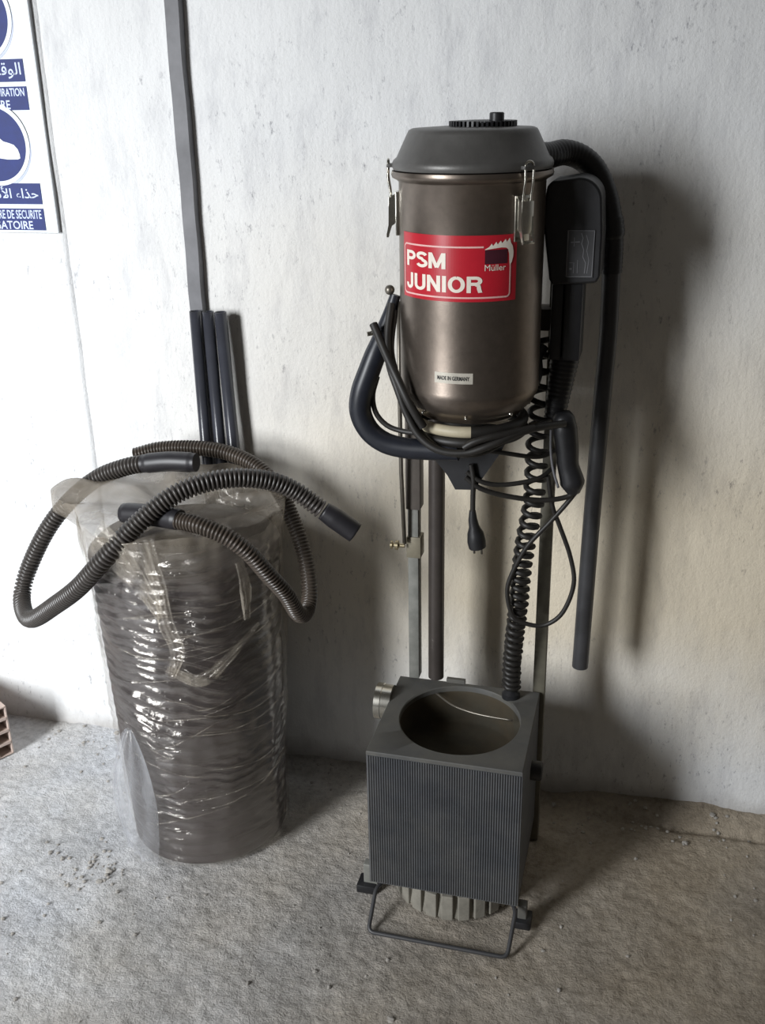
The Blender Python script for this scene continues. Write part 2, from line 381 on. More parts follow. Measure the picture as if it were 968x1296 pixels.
# tubes leaning in the gap behind the wrapped roll
for i, (xt, xb, rr, lab) in enumerate(((-0.5165, -0.500, 0.0125, 'blue-black tube leaning on the wall directly over the grey conduit, leftmost of three'),
                                  (-0.487, -0.455, 0.0125, 'blue-black tube leaning on the wall, the middle one of three behind the wrapped roll'),
                                  (-0.459, -0.412, 0.0130, 'blue-black tube leaning on the wall, the right one of three, farthest from the conduit'))):
    top = Vector((xt, -0.038, 1.131)); bot = Vector((xb-0.02, -0.048, 0.004))
    o = G().sweep([bot, bot.lerp(top, .5), top], rr, 20, cap=False).out('plastic_tube', 'leantube', None, tuple(bot), smooth=True)
    G_ = G().sweep([top-(top-bot).normalized()*0.02, top], rr-0.002, 20)
    tag(o, lab, 'tube', 'tubes leaning by the conduit')
    md = o.modifiers.new('wall_thickness', 'SOLIDIFY'); md.thickness = 0.002; md.offset = -1

# ------------------------------------------------------------------ safety sign
sg = empty('safety_sign', (-0.96, -0.02, 1.285))
G().box((-1.090, -0.0110, 1.285), (-0.834, -0.0070, 1.98), 0.0005).out('board', 'signwhite', sg)
G().box((-0.834, -0.0105, 1.2855), (-0.8322, -0.001, 1.98)).out('edge_strip', 'signedge', sg, label='grey edge of the board')
YS = -0.0114
def flat(poly, y): return [(a, y, b) for a, b in poly], [tuple(range(len(poly)-1, -1, -1))]
def disc(cx, cz, r, seg=64): return [(cx+r*math.cos(2*PI*k/seg), cz+r*math.sin(2*PI*k/seg)) for k in range(seg)]
def sign_plate(name, poly, y, mat, parent=sg, t=0.0006, label=None):
    return G().prism(poly, 'y', y-t, y+0.0002).out(name, mat, parent, label=label)
def sign_text(body, x0, x1, z0, z1, y, mat, parent, bold=0.015, name='lettering'):
    v, f = text_verts(body, bold)
    if v: put(name, [(x0+a*(x1-x0), y, z0+b*(z1-z0)) for a, b in v], f, mat, parent)
for cz, ar, fr1, fr2, e2 in ((1.709, '\uFEA9\uFE8E\uFEE8\uFED8\uFEDF\uFE8D \uFE94\uFEF3\uFE8E\uFED7\uFEEE\uFEDF\uFE8D', 'MASQUE DE RESPIRATION', 'OBLIGATOIRE', -0.905),
                             (1.466, '\uFEE6\uFEE3\uFEF7\uFE8D \uFE80\uFE8D\uFEAC\uFEA3', 'CHAUSSURE DE SECURITE', 'OBLIGATOIRE', -0.892)):
    sign_plate('disc_shadow', disc(-0.957, cz-0.004, 0.0855), YS+0.0003, 'signgrey', label='pale lilac shadow of the round emblem')
    sign_plate('disc_outline', disc(-0.957, cz+0.001, 0.0845), YS-0.0001, 'ink', label='thin dark outline ring')
    sign_plate('disc_rim', disc(-0.957, cz, 0.0835), YS-0.0004, 'signwhite')
    d = sign_plate('emblem_disc', disc(-0.957, cz, 0.0745), YS-0.0008, 'signblue', label='blue round emblem of the sign')
    if cz < 1.6:     # safety shoe, toe to the right
        boot = [(-0.905, -0.030), (-0.899, -0.028), (-0.899, -0.020), (-0.902, -0.010), (-0.910, -0.001), (-0.922, 0.003), (-0.934, 0.006), (-0.946, 0.016), (-0.956, 0.026), (-0.962, 0.044),
                (-1.000, 0.044), (-0.998, 0.020), (-1.004, 0.000), (-1.008, -0.014), (-1.006, -0.022), (-0.975, -0.022), (-0.960, -0.026), (-0.930, -0.030)]
        bt = sign_plate('pictogram', [(a, cz+b) for a, b in boot], YS-0.0016, 'signwhite', label='white safety shoe pictogram')
    else:            # head with a half mask
        hd = disc(-0.962, cz+0.008, 0.046, 40)
        sign_plate('pictogram', [(a, cz+0.008+(b-cz-0.008)*1.12) for a, b in hd], YS-0.0016, 'signwhite', label='white masked head pictogram')
        sign_plate('mask', [(-0.985, cz-0.010), (-0.962, cz+0.000), (-0.939, cz-0.010), (-0.944, cz-0.032), (-0.962, cz-0.040), (-0.980, cz-0.032)], YS-0.0024, 'signblue')
    zt = cz-0.0785
    b1 = sign_plate('caption_bar', [(-1.058, zt-0.043), (-0.862, zt-0.043), (-0.862, zt), (-1.058, zt)], YS-0.0002, 'signblue', label='blue caption bar with Arabic lettering')
    w_ = 0.165 if cz > 1.6 else 0.128
    sign_text(ar, -0.869-w_, -0.869, zt-0.037, zt-0.006, YS-0.0012, 'signpale', b1, 0.01)
    zb = zt-0.052
    b2 = sign_plate('caption_bar', [(-1.058, zb-0.0455), (-0.862, zb-0.0455), (-0.862, zb), (-1.058, zb)], YS-0.0002, 'signblue', label='blue caption bar with French lettering')
    sign_text(fr1, -1.036, -0.868, zb-0.0215, zb-0.003, YS-0.0012, 'signpale', b2)
    sign_text(fr2, -1.036, e2, zb-0.0435, zb-0.026, YS-0.0012, 'signpale', b2)
tag(sg, 'white safety sign board with blue round shoe emblem and blue caption bars', 'sign')

# ------------------------------------------------------------------ hollow brick
BK = Vector((-1.075, -0.156, 0.0)); ax_a = Vector((-0.85, 0.53, 0)).normalized(); ax_b = Vector((-0.53, -0.85, 0)).normalized()
g = G(); BH, BL, BW = 0.142, 0.26, 0.20
def bp(a, b, z): return BK+ax_a*a+ax_b*b+Vector((0, 0, z))
cw = [0.008]; nb, nzr = 5, 4
bx = lin(0, BW, nb+1); bz = lin(0.0, BH, nzr+1); wl = 0.0034
def cellbox(a0, a1, b0, b1, z0, z1):
    c = [bp(a, b, z) for a in (a0, a1) for b in (b0, b1) for z in (z0, z1)]
    g.add(c, [(0, 1, 3, 2), (4, 6, 7, 5), (0, 4, 5, 1), (2, 3, 7, 6), (0, 2, 6, 4), (1, 5, 7, 3)])
for i, b in enumerate(bx): cellbox(0, BL, max(0, b-wl), min(BW, b+wl), 0.001, BH)
for z in bz: cellbox(0, BL, 0.0002, BW-0.0002, max(0.0012, z-wl), min(BH-0.0002, z+wl))
o = g.out('hollow_brick', 'terracotta', None, tuple(BK)); tag(o, 'hollow terracotta brick lying at the foot of the wall at the left edge', 'brick')

# ------------------------------------------------------------------ wrapped roll
RX, RY = -0.475, -0.272
wr = empty('wrapped_roll', (RX, RY, 0))
def rr_(z): return 0.172+0.024*min(1, max(0, z/0.74))
prof = [(0.02, 0.004), (rr_(0)-0.012, 0.004), (rr_(0), 0.014)]
for i in range(1, 240):
    z = 0.014+0.690*i/240
    prof.append((rr_(z)-0.004+0.0045*abs(math.sin(PI*z/0.031)), z))
prof += [(rr_(0.74)-0.012, 0.712), (rr_(0.74)-0.05, 0.715), (0.06, 0.715), (0.05, 0.68), (0.01, 0.68)]
G().lathe(prof, (RX, RY), 72).out('coil', 'roll', wr, smooth=True, auto=60, label='dark wound coil seen through the film')
# tight film sleeve with drawn wrinkles
nth, nzz = 240, 460; v = []
for j in range(nzz):
    z = 0.010+0.76*j/(nzz-1)
    for i in range(nth):
        a = 2*PI*i/nth; ca, sa = math.cos(a), math.sin(a)
        sl = 0.035*math.sin(a+1.9)+0.030*noise.noise(Vector((ca*1.5, sa*1.5, z*4)))+0.008*noise.noise(Vector((ca*5, sa*5, z*9)))
        zz = z+sl
        amp = max(0, 0.30+1.25*noise.noise(Vector((ca*1.6+4, sa*1.6, zz*9))))*min(1, max(0, 0.25+0.9*noise.noise(Vector((ca*3.4, sa*3.4+7, zz*26)))+0.45))
        env = 0.30+0.70*min(1, max(0, (z-0.30)/0.15))
        wav = 1-abs(math.sin(PI*(zz/0.023+1.0*noise.noise(Vector((ca*2, sa*2, zz*7))))))
        r = rr_(z)+0.003+0.0105*env*amp*wav+0.0018*wav*env+0.008*noise.noise(Vector((ca*2.6, sa*2.6, z*6)))+0.0045*noise.noise(Vector((ca*6, sa*6, z*14)))+0.012*env*math.exp(-(math.atan2(math.sin(a-R(-50)), math.cos(a-R(-50)))/0.42)**2)+0.0016*noise.noise(Vector((ca*7, sa*7, zz*60)))
        # loose vertical pleat down the right side
        d = math.atan2(math.sin(a-R(-18)), math.cos(a-R(-18))); r += 0.012*math.exp(-(d/0.16)**2)*(0.8+0.4*noise.noise(Vector((0, 1, z*8))))
        r = max(r, rr_(z)+0.0018)
        v.append((RX+r*ca, RY+r*sa, z))
f = [(j*nth+i, j*nth+(i+1) % nth, (j+1)*nth+(i+1) % nth, (j+1)*nth+i) for j in range(nzz-1) for i in range(nth)]
put('film_sleeve', v, f, 'film', wr, smooth=True, label='tight crinkled clear stretch film')
# loose bag mouth folded over the top
v = []; nth, nq = 220, 60
def boost(a):
    e = 0
    for a0, amp, wd in ((181, 0.085, 13), (-8, 0.020, 16), (60, 0.0, 20), (-100, 0.012, 25)):
        d = math.degrees(math.atan2(math.sin(a-R(a0)), math.cos(a-R(a0)))); e += amp*math.exp(-(d/wd)**2)
    return e
for j in range(nq):
    t = j/(nq-1)
    for i in range(nth):
        a = 2*PI*i/nth; ca, sa = math.cos(a), math.sin(a)
        wv = noise.noise(Vector((ca*4, sa*4, t*2)))+0.6*noise.noise(Vector((ca*11, sa*11, t*3)))
        if t < 0.55:
            k = t/0.55; z = 0.690+0.030*noise.noise(Vector((ca*3, sa*3, 6)))*(1-k)+0.105*k
            r = rr_(z)+0.008+0.006*wv+boost(a)*k**1.6+0.004*k
            z += 0.012*noise.noise(Vector((ca*3, sa*3, 9)))*k-0.75*max(0, boost(a)-0.03)*k
        else:
            k = (t-0.55)/0.45; r0_ = rr_(0.74)+0.012+0.006*wv+boost(a)
            r = r0_*(1-k)+0.002
            z = 0.795+0.012*noise.noise(Vector((ca*3, sa*3, 9)))*(1-k)+0.022*math.sin(PI*min(1, k*1.4))*max(0, 0.4+0.8*sa)-0.020*k+0.012*noise.noise(Vector((ca*r*16, sa*r*16, 2)))
        v.append((RX+r*ca, RY+r*sa, z))
f = [(j*nth+i, j*nth+(i+1) % nth, (j+1)*nth+(i+1) % nth, (j+1)*nth+i) for j in range(nq-1) for i in range(nth)]
put('film_bag_top', v, f, 'filmbag', wr, smooth=True, label='loose translucent plastic folded over the top')
# gathered film folds
def ribbon(name, pts, widths, mat, parent, bulge=0.006, nw=9, label=None):
    c, L = spline(pts, 0.008); n = len(c); v = []
    for i, q in enumerate(c):
        t = i/(n-1); w = interp(t, [k/(len(widths)-1) for k in range(len(widths))], widths)
        tg = (c[min(i+1, n-1)]-c[max(i-1, 0)]).normalized()
        nrm = Vector((q.x-RX, q.y-RY, 0.02)).normalized(); side = tg.cross(nrm).normalized()
        for k in range(nw):
            s_ = k/(nw-1)*2-1
            v.append(q+side*s_*w/2+nrm*(bulge*(1-s_*s_)+0.003*noise.noise(Vector((s_*3, t*6, 1.7)))+0.002*math.sin(s_*11)))
    f = [(i*nw+k, i*nw+k+1, (i+1)*nw+k+1, (i+1)*nw+k) for i in range(n-1) for k in range(nw-1)]
    return put(name, v, f, mat, parent, smooth=True, label=label)
def on_roll(deg, z, off=0.016):
    a = R(deg); r = rr_(z)+off; return (RX+r*math.cos(a), RY+r*math.sin(a), z)
ribbon('film_fold', [on_roll(-112, 0.795, 0.02), on_roll(-100, 0.765, 0.02), on_roll(-88, 0.70), on_roll(-79, 0.635)], [0.085, 0.065, 0.040, 0.020], 'filmfold', wr, 0.003, 15, label='creamy gathered fold of film')
ribbon('film_fold', [on_roll(-84, 0.80, 0.02), on_roll(-81, 0.75, 0.02), on_roll(-78, 0.69), on_roll(-77, 0.62), on_roll(-73, 0.56), on_roll(-78, 0.50)], [0.045, 0.034, 0.026, 0.034, 0.030, 0.015], 'filmfold', wr, 0.003, 15)
ribbon('film_fold', [on_roll(-80, 0.52), on_roll(-62, 0.49), on_roll(-45, 0.53), on_roll(-25, 0.58)], [0.015, 0.032, 0.024, 0.008], 'filmfold', wr, 0.002, 11)
ribbon('film_fold', [on_roll(-36, 0.73), on_roll(-33, 0.68), on_roll(-33, 0.60)], [0.016, 0.024, 0.012], 'filmfold', wr, 0.002, 11)
random.seed(21)
for k_ in range(26):
    a0 = random.uniform(-115, -60); z0 = random.uniform(0.05, 0.66); da = random.uniform(25, 75); sl = random.uniform(-0.02, 0.05)
    q = [on_roll(a0+da*t, z0+sl*t+0.012*math.sin(t*3+k_), 0.0085) for t in (0, .25, .5, .75, 1)]
    w = random.uniform(0.003, 0.007)
    ribbon('film_crease', q, [0.001, w, w*0.8, 0.001], 'filmfold', wr, 0.002, 5)
# milky flap hanging at the lower left, trailing on the floor
v = []; na, nb_ = 40, 24
for i in range(na):
    t = i/(na-1); z = 0.345*(1-t)+0.008
    w = 0.012+0.105*math.sin(min(1, t*1.5)*PI/2)**0.65 * (1-0.15*max(0, t-0.8)/0.2)
    for k in range(nb_):
        s_ = k/(nb_-1)*2-1
        a = R(-112-20*t*0.5)+s_*w/0.20*0.62
        r = rr_(z)+0.016+0.030*(1-s_*s_)*math.sin(PI*min(1, t*1.05))**0.7+0.010*t+0.004*noise.noise(Vector((s_*4, t*3, 3)))+0.003*math.sin(s_*13+t*4)
        v.append((RX+r*math.cos(a), RY+r*math.sin(a), z+0.004*noise.noise(Vector((s_*5, t*2, 8)))))
f = [(i*nb_+k, i*nb_+k+1, (i+1)*nb_+k+1, (i+1)*nb_+k) for i in range(na-1) for k in range(nb_-1)]
put('film_flap', v, f, 'filmflap', wr, smooth=True, label='milky loose flap of plastic at the lower left')
tag(wr, 'tall dark roll wrapped in crinkled clear plastic film, standing by the wall', 'wrapped roll')

# ------------------------------------------------------------------ the two hoses lying on the roll
def corr_hose(name, segs, rad, pitch, depth, mat, parent, label=None):
    c, L = spline(segs, pitch/6); n = len(c)
    r = [rad-depth*(0, 0, 0.05, 0.45, 1.0, 0.45)[i % 6] for i in range(n)]
    return G().sweep(c, r, 16).out(name, mat, parent, smooth=True, label=label)
HA = [(-0.175, -0.275, 0.801), (-0.223, -0.285, 0.839), (-0.266, -0.31, 0.866), (-0.318, -0.35, 0.882), (-0.369, -0.39, 0.881), (-0.420, -0.425, 0.862), (-0.477, -0.460, 0.815), (-0.539, -0.488, 0.749), (-0.607, -0.475, 0.680), (-0.692, -0.435, 0.612), (-0.782, -0.385, 0.545), (-0.843, -0.330, 0.520), (-0.880, -0.280, 0.536), (-0.874, -0.25, 0.588), (-0.824, -0.23, 0.680), (-0.767, -0.21, 0.748), (-0.699, -0.20, 0.800), (-0.630, -0.20, 0.829), (-0.583, -0.20, 0.840)]
h1 = empty('vacuum_hose', (-0.55, -0.3, 0.83))
corr_hose('hose_body', HA, 0.0192, 0.0086, 0.0060, 'hose', h1)
c, L = spline([(-0.170, -0.274, 0.797), (-0.150, -0.272, 0.783), (-0.126, -0.270, 0.766), (-0.108, -0.268, 0.753)], 0.004)
k = len(c); o = G().sweep(c, [0.0185+0.0025*min(1, i/(k*0.3)) for i in range(k)], 24, cap=False).out('cuff', 'cuff', h1, smooth=True, label='smooth black open end cuff')
md = o.modifiers.new('wall_thickness', 'SOLIDIFY'); md.thickness = 0.003; md.offset = -1
c, L = spline([(-0.590, -0.20, 0.839), (-0.53, -0.20, 0.848), (-0.468, -0.20, 0.850)], 0.004)
k = len(c); G().sweep(c, [0.021 if 2 < i < k-3 else 0.0195 for i in range(k)], 20).out('cuff', 'cuff', h1, smooth=True, auto=40, label='smooth black cuff on the hose end')
tag(h1, 'grey corrugated hose looping out to the left over the wrapped roll', 'hose')
HB = [(-0.402, -0.435, 0.822), (-0.352, -0.445, 0.82), (-0.302, -0.445, 0.802), (-0.264, -0.435, 0.768), (-0.238, -0.415, 0.718), (-0.216, -0.385, 0.664), (-0.207, -0.35, 0.606), (-0.205, -0.31, 0.588), (-0.209, -0.27, 0.612), (-0.227, -0.235, 0.671), (-0.257, -0.205, 0.73), (-0.302, -0.17, 0.792), (-0.362, -0.14, 0.83), (-0.436, -0.125, 0.85), (-0.513, -0.122, 0.853), (-0.588, -0.124, 0.846), (-0.642, -0.135, 0.832)]
h2 = empty('vacuum_hose', (-0.35, -0.3, 0.82))
corr_hose('hose_body', HB, 0.0168, 0.0072, 0.0048, 'hosedark', h2)
c, L = spline([(-0.532, -0.400, 0.812), (-0.466, -0.415, 0.819), (-0.398, -0.433, 0.823)], 0.004)
k = len(c); G().sweep(c, [0.0205 if 1 < i < k-2 else 0.019 for i in range(k)], 20).out('cuff', 'cuff', h2, smooth=True, auto=40, label='smooth dark end cuff lying on the film')
tag(h2, 'brown corrugated hose bending down over the right side of the wrapped roll', 'hose')

# ------------------------------------------------------------------ fume extractor
AX, AY = 0.1225, -0.315
FX = empty('fume_extractor', (0.11, -0.30, 0))
# drum
RB = 0.1195
drum = G().lathe([(0.06, 1.030), (0.084, 1.030), (0.090, 1.034), (0.093, 1.040), (0.098, 1.043), (0.110, 1.055), (RB-0.004, 1.066), (RB-0.001, 1.072), (RB, 1.078), (RB+0.0012, 1.083), (RB, 1.088),
              (RB, 1.2), (RB, 1.3), (RB, 1.418), (RB+0.003, 1.421), (RB+0.0105, 1.425), (RB+0.012, 1.430), (RB+0.0105, 1.435), (RB-0.002, 1.436)], (AX, AY), 96).out('drum', 'hammertone', FX, smooth=True, auto=50)
lid = G().lathe([(RB-0.004, 1.437), (RB+0.0085, 1.437), (RB+0.0105, 1.441), (RB+0.0105, 1.446), (RB+0.008, 1.451), (0.1225, 1.455), (0.1055, 1.490), (0.1025, 1.4955), (0.097, 1.498), (0.06, 1.500), (0.01, 1.501)], (AX, AY), 96).out('lid', 'lid', FX, smooth=True, auto=50)
gr = G()
for k in range(44):
    a = 2*PI*k/44; Mx = Matrix.Translation((AX+0.016, AY, 0)) @ Matrix.Rotation(a, 4, 'Z')
    gr.box((0.040, -0.0018, 1.498), (0.054, 0.0018, 1.508), 0, Mx)
gr.lathe([(0.046, 1.498), (0.046, 1.506), (0.03, 1.509), (0.01, 1.509)], (AX+0.016, AY), 40)
gr.out('filter_grille', 'black', lid, auto=40, label='black notched disc on the lid')
G().lathe([(0.0115, 1.500), (0.0115, 1.519), (0.010, 1.5205), (0.003, 1.5205)], (0.1635, -0.335), 24).out('knob', 'black', lid, auto=40, label='small black knob on the lid')
# studs round the cone
for k in range(8):
    a = R(-83+45*k); rr = 0.1035
    q = Vector((AX+rr*math.cos(a), AY+rr*math.sin(a), 1.047)); d = Vector((math.cos(a), math.sin(a), -0.5)).normalized()
    G().sweep([q-d*0.004, q+d*0.002, q+d*0.004], [0.0032, 0.0032, 0.0015], 10).out('stud', 'steel', drum, smooth=True, auto=40)
def ring_arc(a0, a1, rr, z): return [(AX+rr*math.cos(R(a0+(a1-a0)*k/60)), AY+rr*math.sin(R(a0+(a1-a0)*k/60)), z) for k in range(61)]
G().sweep(ring_arc(-185, -78, 0.095, 1.0195), 0.0098, 14).out('gasket_ring', 'cream', drum, smooth=True, auto=50, label='cream coloured half ring under the drum')
G().sweep(ring_arc(-78, 175, 0.095, 1.0195), 0.0098, 14).out('clamp_ring', 'rubber', drum, smooth=True, auto=50)
G().sweep(ring_arc(0, 360, 0.097, 1.001), 0.0085, 14, cap=False).out('clamp_ring', 'rubber', drum, smooth=True)
# things laid on the drum surface: phi from -y towards +x
def surf(phi, z, off): 
    a = R(phi)-PI/2; r = RB+off; return (AX+r*math.cos(a), AY+r*math.sin(a), z)
def curved(name, p0, p1, z0, z1, off, mat, parent, label=None, bot=0.0):
    n = max(2, int(abs(p1-p0)/2)+2); v = []; f = []
    for i in range(n):
        ph = p0+(p1-p0)*i/(n-1)
        v += [surf(ph, z0, off), surf(ph, z1, off), surf(ph, z0, bot), surf(ph, z1, bot)]
    for i in range(n-1):
        a, b = i*4, (i+1)*4
        f += [(a, b, b+1, a+1), (a+1, b+1, b+3, a+3), (a+2, b+2, b, a)]
    f += [(0, 1, 3, 2), ((n-1)*4, (n-1)*4+2, (n-1)*4+3, (n-1)*4+1)]
    return put(name, v, f, mat, parent, smooth=False, label=label)
lb = curved('badge', -54.6, 46, 1.243, 1.345, 0.0008, 'red', drum, 'red rectangular badge with cream lettering')
def on_badge(v, f, mat, name='lettering', off=0.0014): return put(name, [surf(a, b, off) for a, b in v], f, mat, drum)
def badge_text(body, p0, p1, z0, z1, mat='labelwhite', bold=0.03, off=0.0016, name='lettering'):
    v, f = text_verts(body, bold); return on_badge([(p0+a*(p1-p0), z0+b*(z1-z0)) for a, b in v], f, mat, name, off)
def arc(cx, cy, rx, ry, a0, a1, n=14): return [(cx+rx*math.cos(R(a0+(a1-a0)*i/n)), cy+ry*math.sin(R(a0+(a1-a0)*i/n))) for i in range(n+1)]
SW = 0.19       # stem width of the grotesque capitals, in cap heights
hw = SW/2
GLYPH = {   # centre lines of the strokes, cap height 1; value: (advance, strokes)
 'P': (0.72, [[(hw, 0), (hw, 1)], [(hw, 1-hw), (0.36, 1-hw)]+arc(0.36, 0.70, 0.23, 0.205, 90, -90)+[(0.36, 0.495), (hw, 0.495)]]),
 'S': (0.74, [arc(0.35, 0.735, 0.245, 0.17, 15, 270)+arc(0.35, 0.28, 0.255, 0.185, 90, -165)[1:]]),
 'M': (0.90, [[(hw, 0), (hw, 1)], [(hw*1.1, 0.97), (0.43, 0.08)], [(0.43, 0.08), (0.86-hw*1.1, 0.97)], [(0.86-hw, 0), (0.86-hw, 1)]]),
 'J': (0.60, [[(0.50-hw, 1), (0.50-hw, 0.30)]+arc(0.235, 0.30, 0.17, 0.205, 0, -180)+[(0.065, 0.36)]]),
 'U': (0.78, [[(hw, 1), (hw, 0.34)]+arc(0.35, 0.34, 0.255, 0.245, 180, 360)+[(0.70-hw, 0.34), (0.70-hw, 1)]]),
 'N': (0.78, [[(hw, 0), (hw, 1)], [(hw, 0.95), (0.70-hw, 0.05)], [(0.70-hw, 0), (0.70-hw, 1)]]),
 'I': (0.29, [[(hw+0.01, 0), (hw+0.01, 1)]]),
 'O': (0.85, [arc(0.385, 0.5, 0.295, 0.41, 90, 450, 28)]),
 'R': (0.76, [[(hw, 0), (hw, 1)], [(hw, 1-hw), (0.40, 1-hw)]+arc(0.40, 0.72, 0.20, 0.185, 90, -90)+[(0.40, 0.535), (hw, 0.535)], [(0.40, 0.52), (0.53, 0.42), (0.56, 0.20), (0.61, 0.0)]]),
}
def caps(word, p0, p1, z0, z1):
    tot = sum(GLYPH[ch][0] for ch in word)-0.06; x = 0
    for ch in word:
        v = []; f = []
        for li, st in enumerate(GLYPH[ch][1]):
            n = len(st); k0 = len(v)
            for i in range(n):
                a = Vector(st[max(0, i-1)]); b = Vector(st[min(n-1, i+1)]); d = (b-a).normalized(); nn = Vector((-d.y, d.x))*hw
                q = Vector(st[i]); v += [(q.x+nn.x, q.y+nn.y, li), (q.x-nn.x, q.y-nn.y, li)]
            f += [(k0+2*i, k0+2*i+1, k0+2*i+3, k0+2*i+2) for i in range(n-1)]
        put('lettering', [surf(p0+(x+a)/tot*(p1-p0), z0+max(0, min(1, b))*(z1-z0), 0.0014+0.00006*li) for a, b, li in v], f, 'labelwhite', drum)
        x += GLYPH[ch][0]
caps('PSM', -48.5, -9.8, 1.2935, 1.318)
caps('JUNIOR', -48.5, 18.5, 1.2575, 1.283)
badge_text('Müller', 20.0, 36.5, 1.291, 1.3005, bold=0.0)
# rounded frame line (open at the emblem)
def rline(pts, w):
    n = len(pts); v = []
    for i in range(n):
        a = Vector(pts[max(0, i-1)]); b = Vector(pts[min(n-1, i+1)]); d = (b-a); d = Vector((d.x*0.00216, d.y)).normalized(); nn = Vector((-d.y, d.x))
        v.append((pts[i][0]+nn.x*w/2/0.00216, pts[i][1]+nn.y*w/2)); v.append((pts[i][0]-nn.x*w/2/0.00216, pts[i][1]-nn.y*w/2))
    return v, [(2*i, 2*i+1, 2*i+3, 2*i+2) for i in range(n-1)]
L0, R0, B0, T0, c_ = -52.0, 40.3, 1.2495, 1.3275, 3.0; cz_ = c_*0.00216
fr = [(19.0-(19.0-(L0+c_))*i/24, T0) for i in range(25)]+[(L0+c_-c_*math.sin(PI/2*k/5), T0-cz_+cz_*math.cos(PI/2*k/5)) for k in range(1, 6)]
fr += [(L0, T0-cz_-(T0-cz_-B0-cz_)*i/4) for i in range(1, 5)]+[(L0+c_-c_*math.cos(PI/2*k/5), B0+cz_-cz_*math.sin(PI/2*k/5)) for k in range(1, 6)]
fr += [(L0+c_+(R0-L0-2*c_)*i/30, B0) for i in range(1, 31)]+[(R0-c_+c_*math.sin(PI/2*k/5), B0+cz_-cz_*math.cos(PI/2*k/5)) for k in range(1, 6)]+[(R0, B0+cz_+(0.048)*i/6) for i in range(1, 7)]
v, f = rline(fr, 0.0026); on_badge(v, f, 'labelpink', 'frame_line', 0.0013)
# emblem: dark square with a pale flame-like brush stroke over it
v = [(20+17.5*i/8, 1.3015+0.0215*j) for j in range(2) for i in range(9)]
on_badge(v, [(i, i+1, i+10, i+9) for i in range(8)], 'labeldark', 'emblem_square', 0.0013)
stroke = [(20, 1.3240), (23, 1.3275), (25, 1.3325), (26, 1.3290), (28.5, 1.3350), (29.5, 1.3310), (32.0, 1.3365), (33.0, 1.3325), (36, 1.3385), (36.8, 1.3340), (39.3, 1.3400), (40.2, 1.3330)]
low = [(20, 1.3232), (23, 1.3240), (25, 1.3245), (26, 1.3248), (28.5, 1.3252), (29.5, 1.3255), (32, 1.3260), (33, 1.3260), (36, 1.3255), (36.8, 1.3250), (38.2, 1.3225), (38.6, 1.3190)]
v = stroke+low; n = len(stroke); f = [(i, i+1, n+i+1, n+i) for i in range(n-1)]
dn = [(40.2, 1.3330), (42.0, 1.3270), (42.8, 1.3190), (42.6, 1.3110), (41.5, 1.3030), (40.2, 1.2985)]
dl = [(38.6, 1.3190), (38.9, 1.3170), (39.1, 1.3130), (39.2, 1.3080), (39.4, 1.3020), (39.9, 1.2985)]
k = len(v); v += dn+dl; f += [(k+i, k+i+1, k+6+i+1, k+6+i) for i in range(5)]
on_badge(v, f, 'labelwhite', 'brush_stroke', 0.0016)
pl = curved('maker_plate', -18.5, 12.5, 1.1095, 1.1275, 0.0008, 'plate', drum, 'pale maker plate with tiny black print')
v = []; f = []
badge_text('MADE IN GERMANY', -16.0, 9.8, 1.1150, 1.1220, 'ink', 0.02, 0.0013)
# toggle latches
def latch(ph, parent=FX):
    a = R(ph)-PI/2; Mx = Matrix.Translation((AX, AY, 0)) @ Matrix.Rotation(a, 4, 'Z')
    base = G().box((RB-0.001, -0.015, 1.333), (RB+0.005, 0.015, 1.402), 0.001, Mx).out('latch', 'steel', parent, auto=40, label='bright toggle latch holding the lid')
    lev = G()
    prof = [(RB+0.006, 1.398), (RB+0.016, 1.392), (RB+0.017, 1.350), (RB+0.021, 1.332), (RB+0.018, 1.330), (RB+0.012, 1.348), (RB+0.006, 1.352)]
    for y0, y1 in ((-0.012, -0.009), (0.009, 0.012)):
        n = len(prof); vv = [Mx @ Vector((q[0], y, q[1])) for y in (y0, y1) for q in prof]
        lev.add(vv, [tuple(range(n)), tuple(range(2*n-1, n-1, -1))]+[(i, i+n, (i+1) % n+n, (i+1) % n) for i in range(n)])
    lev.box((RB+0.0145, -0.012, 1.345), (RB+0.0165, 0.012, 1.394), 0.0005, Mx); lev.box((RB+0.017, -0.012, 1.330), (RB+0.0205, 0.012, 1.3345), 0.0005, Mx)
    lev.out('lever', 'steel', base, auto=40)
    w = [Mx @ Vector(q) for q in ((RB+0.012, -0.008, 1.380), (RB+0.014, -0.008, 1.405), (RB+0.017, -0.008, 1.425), (RB+0.0165, -0.007, 1.449), (RB+0.0165, 0.007, 1.449), (RB+0.017, 0.008, 1.425), (RB+0.014, 0.008, 1.405), (RB+0.012, 0.008, 1.380))]
    G().sweep(spline(w, 0.004)[0], 0.0019, 8).out('bail_wire', 'steel', base, smooth=True)
    G().box((RB+0.006, -0.011, 1.440), (RB+0.019, 0.011, 1.4455), 0.001, Mx).out('hook', 'lid', base, auto=40)
latch(-80); latch(49); latch(150)
